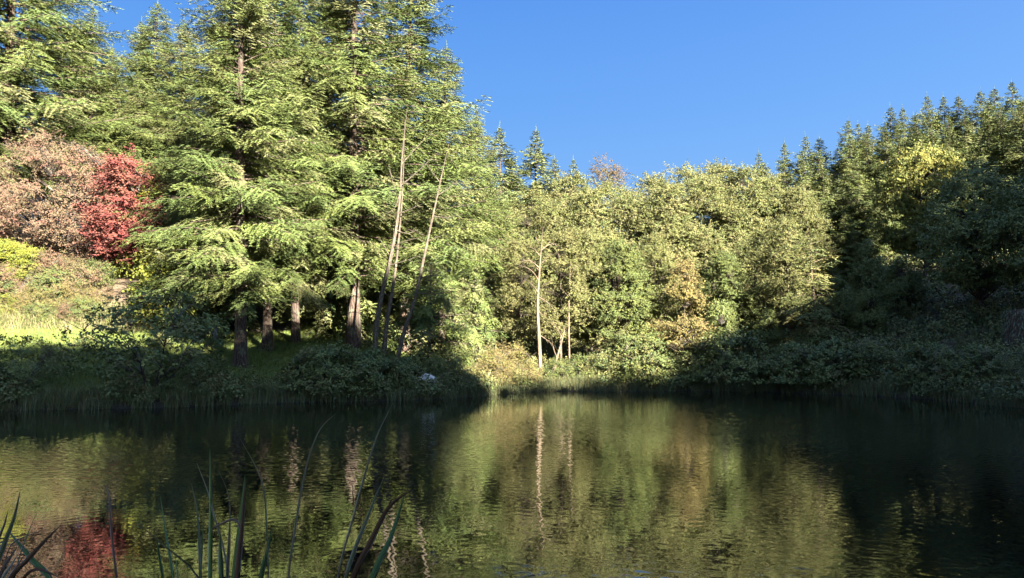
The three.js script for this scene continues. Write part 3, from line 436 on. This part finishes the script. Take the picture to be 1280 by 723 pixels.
for (const [px, d, py, k, wide] of [[880, 43, 425, 'bushB', 1.1], [915, 42.6, 415, 'bushA', 1], [955, 42, 432, 'bushB', 1.2], [995, 41, 430, 'bushA', 1], [1035, 40.4, 424, 'bushA', 1], [1075, 40, 418, 'bushB', 1.3], [1112, 39.5, 424, 'bushB', 1.2], [1162, 36.6, 430, 'bushA', 0.9], [1190, 35.5, 424, 'bushB', 1.1], [1228, 34, 432, 'bushA', 0.9], [1262, 33, 440, 'bushB', 1.1], [1290, 31, 440, 'bushB', 1.1], [1145, 40, 430, 'bushA', 0.9], [1210, 39, 412, 'bushB', 1]])
  stand(K[k], px, d, py, 'dark blue-green bush on the deeply shaded shore below the hill', 'bush', 'bushes along the shaded hill shore', { wide });

// ---------------------------------------------------------------- bare and dead trees: a trunk and each branch
function bareTree(label, d, stemPx, r0, branchPx, mat, depthOf = () => 0) {
  const o = new THREE.Group(); o.name = numbered('bare_tree');
  const foot = at(stemPx[0][0], stemPx[0][1], d); foot.y = ground(foot.x, foot.z) - 0.1; o.position.copy(foot);
  const rel = (px, py, dd) => at(px, py, d + dd).sub(foot);
  const pts = curve([V(0, 0, 0), ...stemPx.slice(1).map(([x, y]) => rel(x, y, 0))], 16), n = pts.length - 1;
  const t = new THREE.Mesh(new Wood().tube(pts, pts.map((_, i) => Math.max(0.012, r0 * Math.pow(1 - i / n, 0.75))), 8, 0.15, d).geometry(), mat); t.name = 'trunk'; o.add(t);
  branchPx.forEach(([a, b, c, thick = 0.03], k) => {
    const dd = ((k * 7919) % 13 / 13 - 0.4) * 1.6, ends = [rel(...a, 0), rel(...b, dd * 0.6), rel(...c, dd)], w = new Wood(), cp = curve(ends, 6);
    w.tube(cp, cp.map((_, i) => 1.5 * thick * (1 - i / 7)), 4);
    for (const [f, s] of [[2, 1], [3, -1], [4, 1], [5, -1]]) { const p = cp[f], q = cp[f + 1], v = q.clone().sub(p), m = v.length(); const e = p.clone().addScaledVector(v, 1.1).add(V(0, s * m * 0.7, m * 0.5 * s)); w.tube([p, e], [thick * 0.5, 0.006], 3); }
    const br = new THREE.Mesh(w.geometry(), mat); br.name = 'branch'; o.add(br);
  });
  tag(o, label, 'dead tree'); scene.add(shade(o));
}
bareTree('pale dead tree with bare side branches on the sunlit shore', 43.6, [[676, 470], [674, 430], [672, 380], [675, 330], [679, 283]], 0.14, [
  [[674, 368], [665, 356], [655, 348], 0.035], [[674, 352], [664, 338], [645, 330], 0.03], [[675, 336], [662, 326], [648, 328], 0.03], [[675, 342], [668, 330], [658, 322], 0.025], [[676, 322], [668, 312], [660, 308], 0.025], [[677, 313], [686, 306], [697, 305], 0.03], [[677, 308], [670, 298], [669, 288], 0.02], [[675, 362], [682, 355], [690, 352], 0.025], [[674, 372], [684, 378], [694, 388], 0.03], [[676, 330], [684, 322], [690, 316], 0.02], [[674, 390], [679, 394], [684, 392], 0.02], [[673, 418], [682, 424], [690, 430], 0.025]], M.paleBark);
bareTree('thin pale dead stem standing right behind the bare dead tree', 44.6, [[712, 450], [711, 400], [712, 360], [713, 328]], 0.07, [[[712, 362], [720, 360], [726, 356], 0.02], [[713, 345], [719, 334], [724, 330], 0.02], [[712, 372], [704, 364], [700, 358], 0.02]], M.paleBark);
bareTree('short leaning dead stem at the foot of the dead tree', 43.8, [[690, 472], [696, 448], [704, 420], [707, 404]], 0.1, [[[696, 448], [692, 436], [690, 428], 0.03], [[703, 424], [697, 412], [690, 402], 0.03]], M.paleBark);
bareTree('thin bare tree curving up in front of the tall firs', 38.2, [[470, 452], [470, 410], [478, 365], [489, 318], [498, 265], [503, 190], [509, 135]], 0.16, [
  [[490, 310], [505, 302], [530, 296], 0.025], [[497, 268], [512, 262], [528, 255], 0.025], [[501, 232], [518, 218], [548, 190], 0.03], [[502, 205], [520, 185], [545, 160], 0.025], [[488, 322], [480, 308], [472, 296], 0.02], [[499, 250], [493, 235], [485, 205], 0.025], [[495, 288], [510, 292], [524, 286], 0.02], [[486, 332], [510, 325], [528, 318], 0.02], [[500, 240], [492, 262], [474, 270], 0.02]], M.alderBark);
bareTree('straight companion stem leaning against the curving bare tree', 38.5, [[478, 452], [484, 400], [490, 365], [495, 330], [503, 240], [506, 150]], 0.13, [[[492, 350], [500, 344], [512, 342], 0.02], [[488, 372], [478, 366], [470, 368], 0.02]], M.alderBark);
bareTree('slim bare trunk leaning away from the other thin stems', 37.8, [[492, 452], [505, 415], [517, 380], [526, 340], [541, 270], [553, 215], [561, 180]], 0.12, [
  [[524, 348], [540, 344], [566, 346], 0.025], [[520, 366], [540, 368], [572, 364], 0.025], [[534, 302], [548, 296], [566, 290], 0.02], [[541, 270], [556, 272], [578, 268], 0.02], [[546, 245], [560, 236], [572, 226], 0.02], [[550, 228], [542, 218], [534, 206], 0.02]], M.alderBark);

// ---------------------------------------------------------------- trees behind the photographer that keep the shore in shade
// rows: column of the photo, depth and row of the shadow's upper edge there
const EDGE = [[-80, 34, 440], [-20, 35, 440], [40, 35.5, 438], [100, 36, 436], [160, 37, 432], [220, 37, 436], [280, 37.5, 408], [340, 38.5, 405], [400, 40, 380], [450, 40, 368], [485, 40, 375], [524, 40, 325],
  [575, 38.5, 496], [620, 39.4, 492], [665, 41, 485], [710, 41.5, 480], [755, 41.5, 479], [800, 41.5, 479], [845, 41.5, 478], [870, 42, 470],
  [892, 43, 440], [908, 44, 412], [940, 44, 405], [980, 44, 400], [1020, 43.5, 392], [1045, 46, 345], [1070, 48, 300], [1110, 50, 290], [1150, 52, 268], [1190, 46, 215], [1230, 44, 180], [1280, 46, 150], [1330, 46, 130], [1390, 44, 120]];
EDGE.forEach(([px, d, py], k) => {
  for (const [zc, drop, key, wide, off] of [[9 + (k % 3) * 2.5, 0, k % 2 || px > 480 && px < 600 ? 'coarseFir' : 'coarseLeaf', px > 480 && px < 600 ? 0.75 : 1.1, 0], [17 + (k % 2) * 3, px > 480 && px < 540 ? 9 : 2, 'coarseLeaf', px > 480 && px < 600 ? 0.6 : 1.15, px > 480 && px < 600 ? -14 : 12]]) {
    const p = at(px + off, py, d), t = (zc - p.z) / SUN.z, x = p.x + SUN.x * t, y = p.y + SUN.y * t - drop, g = ground(x, zc);
    put(K[key], x, zc, y - g, 'tall tree on the slope behind the photographer shading the shore', 'tree', 'shade trees on the slope behind the viewpoint', { wide: wide * clamp(1.4 - (y - g) / 60, 0.8, 1.2) * clamp(14 / Math.max(6, y - g), 0.8, 1.6), name: 'shade_tree' });
  }
});

// ---------------------------------------------------------------- grasses and ground cover
function tuft(seed, blades, h, spreadR, wid, palette, lean = 0.5) {
  const R = rng(seed), s = new Soup();
  for (let k = 0; k < blades; k++) {
    const a = R() * 6.28, r = R() * spreadR, l = h * (0.5 + R() * 0.7), ln = lean * (0.2 + R()), c = wander(palette[(R() * palette.length) | 0], 0.4, R), x = Math.cos(a) * r, z = Math.sin(a) * r, b = R() * 6.28, w = wid / 2;
    const cx = Math.cos(b) * ln * l, cz = Math.sin(b) * ln * l, sx = -Math.sin(b) * w, sz = Math.cos(b) * w;
    const i0 = s.v(x + sx, 0, z + sz, ...c), i1 = s.v(x - sx, 0, z - sz, ...c), i2 = s.v(x + cx * 0.4 + sx * 0.8, l * 0.6, z + cz * 0.4 + sz * 0.8, ...c), i3 = s.v(x + cx * 0.4 - sx * 0.8, l * 0.6, z + cz * 0.4 - sz * 0.8, ...c), i4 = s.v(x + cx, l * (1 - 0.25 * ln), z + cz, ...c);
    s.t(i0, i1, i2); s.t(i1, i3, i2); s.t(i2, i3, i4);
  }
  return s.geometry();
}
function scatter(name, label, category, geo, mat, n, seed, box, accept, size) {
  const R = rng(seed), ms = [], m = new THREE.Matrix4(), q = new THREE.Quaternion(), up = V(0, 1, 0);
  for (let k = 0; k < n * 40 && ms.length < n; k++) {
    const x = lerp(box[0], box[1], R()), z = lerp(box[2], box[3], R()), D = pondDistance(x, z); if (R() > accept(x, z, D)) continue;
    const s = size * (0.6 + R() * 0.8); ms.push(m.compose(V(x, ground(x, z) - 0.03, z), q.setFromAxisAngle(up, R() * 6.28), V(s, s * (0.7 + R() * 0.6), s)).clone());
  }
  const o = new THREE.InstancedMesh(geo, mat, ms.length); ms.forEach((a, k) => o.setMatrixAt(k, a));
  o.name = name; o.userData.kind = 'stuff'; tag(o, label, category); scene.add(shade(o));
}
scatter('lawn_grass', 'short bright green grass of the sloping lawn on the bank', 'grass', tuft(3, 26, 0.16, 0.35, 0.012, [[0.11, 0.15, 0.022], [0.09, 0.13, 0.02], [0.13, 0.15, 0.03]], 0.9), M.grass, 9000, 31, [-42, -2, -52, -26], (x, z, D) => lawnness(x, z, D), 1);
scatter('dry_grass', 'tall straw-coloured dry grass at the top of the lawn', 'grass', tuft(9, 30, 0.6, 0.4, 0.02, [[0.15, 0.12, 0.06], [0.12, 0.105, 0.045], [0.09, 0.115, 0.028], [0.1, 0.12, 0.03], [0.16, 0.135, 0.075]], 0.9), M.grass, 900, 33, [-48, -18, -56, -36], (x, z, D) => dryness(x, z, D), 1);
scatter('shore_sedge', 'grassy sedge fringing the waterline of the pond', 'sedge', tuft(15, 26, 0.5, 0.22, 0.014, [[0.1, 0.11, 0.04], [0.13, 0.115, 0.05], [0.075, 0.1, 0.04]], 0.8), M.grass, 2600, 35, [-30, 30, -46, -22], (x, z, D) => D > -0.15 && D < 0.9 ? 1 : 0, 1);
{
  const g = broadleaf({ seed: 501, H: 0.55, R0: 0.5, base: 0, shape: dome, clumps: 14, clumpR: 0.3, twigs: 4, leaves: 5, leafL: 0.09, leafW: 0.06, palette: BUSH, trunk: 0.008, stems: 3, gaps: -1 });
  scatter('bank_undergrowth', 'low leafy undergrowth of nettles and brambles covering the shaded bank', 'undergrowth', g.crown, M.glossy, 2600, 37, [-32, 32, -60, -22], (x, z, D) => D < 0.3 || D > 12 ? 0 : (1 - 0.96 * lawnness(x, z, D) * smooth(D, 1.2, 2.6)) * (D < 5 ? 1 : 0.5) * smooth(noise(x * 0.4, z * 0.4, 21), -0.22, 0.12), 1);
  scatter('slope_undergrowth', 'dark undergrowth spread over the forest floor beneath the trees', 'undergrowth', g.crown, M.glossy, 1800, 39, [-30, 60, -80, -40], (x, z, D) => D > 8 && lawnness(x, z, D) < 0.2 && x / -z > -0.3 ? 1 : 0, 1.5);
}
scatter('near_grass', 'grass of the bank where the photographer stands', 'grass', tuft(21, 20, 0.25, 0.25, 0.008, [[0.07, 0.1, 0.03], [0.1, 0.1, 0.04]], 0.7), M.grass, 900, 41, [-12, 12, -2.5, 4], (x, z, D) => D > 0.1 ? 1 : 0, 1);

// ---------------------------------------------------------------- pale boulder, grey stump
{
  const g = new THREE.IcosahedronGeometry(1, 5), p = g.attributes.position, v = V(0, 0, 0);
  for (let i = 0; i < p.count; i++) { v.fromBufferAttribute(p, i); const k = 1 + 0.22 * noise(v.x * 1.3, v.y * 1.3, v.z * 1.3) + 0.06 * noise(v.x * 4, v.y * 4, v.z * 4) + 0.02 * noise(v.x * 11, v.y * 11, v.z * 11); p.setXYZ(i, v.x * k, Math.max(-0.6, v.y * k), v.z * k); }
  g.computeVertexNormals();
  const map = dataTex(128, 128, (u, v2) => { const k = 0.7 + 0.25 * wrapNoise(u, v2, 9, 3) + 0.15 * wrapNoise(u, v2, 30, 6); return [k, k, k * 0.98]; }, true);
  const o = new THREE.Mesh(g, new THREE.MeshStandardMaterial({ map, roughness: 0.6 })); o.name = 'pale_boulder';
  const b = at(531, 480, 35.9); o.position.set(b.x, at(531, 466, 35.9).y - 0.4, b.z); o.scale.set(0.62, 0.36, 0.5); o.rotation.set(0.1, 0.4, -0.12);
  tag(o, 'pale boulder poking out of the dark bushes on the shore', 'boulder'); scene.add(shade(o));
}
{
  const p = at(1274, 386, 37.5), g = ground(p.x, p.z), H = p.y - g, o = new THREE.Group(), R = rng(61); o.name = 'tree_stump'; o.position.set(p.x, g, p.z);
  const pts = [V(0, -0.3, 0), V(0, H * 0.25, 0), V(0.05, H * 0.6, 0), V(0.05, H * 0.92, 0), V(0.03, H, 0)], w = new Wood().tube(pts, [0.85, 0.66, 0.6, 0.55, 0.28], 18, 0.3, 3);
  const t = new THREE.Mesh(w.geometry(), M.alderBark); t.name = 'trunk'; o.add(t);
  const cap = new THREE.CircleGeometry(0.29, 14); cap.rotateX(-Math.PI / 2); cap.translate(0.03, H - 0.004, 0); const c = new THREE.Mesh(cap, M.alderBark); c.name = 'broken_top'; o.add(c);
  const s = new Soup(); for (let k = 0; k < 520; k++) { const a = R() * 6.28, y = R() * H, r = 0.7; const dx = Math.cos(a), dz = Math.sin(a); s.leaf(dx * r, y, dz * r, dx * 0.5, -0.8, dz * 0.5, -dz, 0, dx, 0.16 + R() * 0.14, 0.05, 0.01, wander([0.09, 0.105, 0.06], 0.5, R)); }
  const iv = new THREE.Mesh(s.geometry(), M.glossy); iv.name = 'hanging_ivy'; iv.userData.kind = 'stuff'; o.add(iv);
  tag(o, 'broad grey stump hung with dry ivy on the shaded slope', 'stump'); scene.add(shade(o));
}

// ---------------------------------------------------------------- reeds at the photographer's feet
const reedMat = (r, g, b) => new THREE.MeshPhysicalMaterial({ color: new THREE.Color().setRGB(r, g, b), roughness: 1, transmission: 0.4, thickness: 0, side: THREE.DoubleSide });
const REED = { green: reedMat(0.24, 0.38, 0.08), deep: reedMat(0.17, 0.3, 0.09), brown: reedMat(0.24, 0.13, 0.06), straw: reedMat(0.34, 0.29, 0.16), olive: reedMat(0.22, 0.23, 0.09) };
function blade(o, name, px, wpx, mat, d, seed) {               // tip first; the foot is drawn on down to the water's edge
  const P = px.map(([x, y], i) => at(x, y, d + Math.sin(seed * 3.1) * 0.12 * (1 - i / px.length))), a = P[P.length - 1], b = P[P.length - 2], dir = a.clone().sub(b).normalize();
  if (dir.y > -0.55) dir.y = -0.9; dir.normalize();
  const L = (a.y - 0.02) / -dir.y, foot = a.clone().addScaledVector(dir, L * 0.97); foot.x = lerp(foot.x, o.position.x, 0.45); foot.z = lerp(foot.z, o.position.z, 0.3); foot.y = Math.max(ground(foot.x, foot.z) - 0.05, -0.4);
  const pts = curve([...P, a.clone().lerp(foot, 0.5), foot], 26), n = pts.length - 1, s = new Soup(), half = 1.3 * wpx / F * d / 2, T = V(0, 0, 0), W = V(0, 0, 0), N = V(0, 0, 0), yaw = Math.sin(seed * 1.7) * 0.5;
  for (let i = 0; i <= n; i++) {
    T.subVectors(pts[Math.min(n, i + 1)], pts[Math.max(0, i - 1)]).normalize(); W.crossVectors(T, V(Math.sin(yaw), 0, Math.cos(yaw))).normalize(); N.crossVectors(W, T).normalize();
    const f = i / n, h = half * Math.min(1, 0.06 + Math.pow(f * 2.4, 0.8)), th = Math.max(0.0008, h * 0.28), p = pts[i];
    for (const [wx, nz] of [[-1, -0.5], [-0.02, 0.55], [1, -0.5], [0.02, -0.05]]) s.v(p.x - o.position.x + W.x * h * wx + N.x * th * nz, p.y - o.position.y + W.y * h * wx + N.y * th * nz, p.z - o.position.z + W.z * h * wx + N.z * th * nz, 1, 1, 1);
    if (i) for (let k = 0; k < 4; k++) { const q = (i - 1) * 4, k2 = (k + 1) % 4; s.t(q + k, q + k2, q + 4 + k); s.t(q + k2, q + 4 + k2, q + 4 + k); }
  }
  const g = s.geometry(true); g.deleteAttribute('color'); const m = new THREE.Mesh(g, mat); m.name = name; o.add(m);
}
function reeds(label, basePx, d, list) {
  const o = new THREE.Group(); o.name = numbered('reed_clump'); const b = at(basePx, 700, d); o.position.set(b.x, Math.max(0, ground(b.x, b.z)), b.z);
  list.forEach(([name, mat, w, px], k) => blade(o, name, px, w, REED[mat], d + ((k * 37) % 11 - 5) * 0.035, k + basePx));
  tag(o, label, 'reeds'); scene.add(shade(o));
}
reeds('clump of dry brown reed blades crossed by one broad blue-green blade', 5, 2.1, [
  ['blade', 'olive', 4.5, [[25, 613], [17, 648], [3, 685], [-6, 712]]], ['blade', 'brown', 3.5, [[10, 637], [5, 655], [-4, 680]]], ['blade', 'deep', 7, [[8, 662], [25, 683], [42, 704], [60, 722]]],
  ['blade', 'brown', 4.5, [[77, 656], [56, 676], [34, 700], [14, 722]]], ['blade', 'brown', 3.5, [[21, 684], [13, 696], [4, 710]]], ['stalk', 'brown', 1.4, [[69, 659], [40, 668], [15, 680], [6, 700]]], ['stalk', 'olive', 1.4, [[45, 642], [36, 663], [26, 690]]], ['blade', 'brown', 3, [[75, 723], [60, 716], [46, 712], [30, 722]]], ['blade', 'straw', 3, [[24, 690], [14, 706], [2, 724]]], ['blade', 'brown', 4, [[30, 694], [18, 712], [8, 730]]]]);
reeds('clump of upright green reed blades with one dark bent-over blade', 268, 2.15, [
  ['stalk', 'brown', 2.6, [[131, 603], [136, 623], [139, 668], [145, 722]]], ['blade', 'olive', 3, [[166, 650], [209, 686], [246, 721]]], ['blade', 'deep', 2.4, [[200, 621], [207, 668], [216, 722]]], ['blade', 'deep', 2.4, [[196, 668], [198, 690], [203, 722]]],
  ['blade', 'straw', 2.2, [[246, 580], [259, 614], [266, 640], [283, 706]]], ['blade', 'green', 5.2, [[262, 561], [263, 628], [262, 722]]], ['blade', 'olive', 2.6, [[239, 605], [246, 639], [249, 684], [250, 722]]], ['blade', 'deep', 2, [[255, 632], [252, 690], [250, 722]]],
  ['stalk', 'brown', 1.8, [[273, 589], [285, 619], [287, 673], [285, 722]]], ['blade', 'olive', 2.4, [[288, 630], [285, 684], [283, 722]]], ['blade', 'green', 4.2, [[306, 594], [300, 650], [292, 722]]], ['blade', 'brown', 5.5, [[307, 598], [302, 661], [296, 722]]],
  ['blade', 'brown', 2.6, [[268, 673], [264, 663], [277, 655], [290, 650], [297, 653], [301, 675], [297, 722]]], ['blade', 'deep', 4.5, [[340, 661], [333, 693], [326, 722]]], ['stalk', 'olive', 1.6, [[300, 549], [322, 589], [330, 616], [333, 657], [335, 722]]], ['blade', 'deep', 5.5, [[275, 668], [275, 690], [276, 722]]], ['blade', 'deep', 2.5, [[220, 700], [221, 712], [222, 730]]]]);
reeds('open clump of arching reed stalks with brown and green blades', 430, 2.2, [
  ['stalk', 'straw', 2, [[421, 516], [402, 534], [389, 562], [378, 605], [368, 666], [361, 714]]], ['stalk', 'straw', 2.2, [[491, 504], [472, 543], [459, 583], [442, 645], [422, 721]]], ['blade', 'olive', 4, [[480, 596], [460, 645], [432, 722]]], ['blade', 'brown', 5.5, [[517, 612], [488, 632], [463, 679], [442, 721]]], ['blade', 'deep', 6, [[506, 618], [488, 673], [466, 722]]]]);

renderer.render(scene, camera);
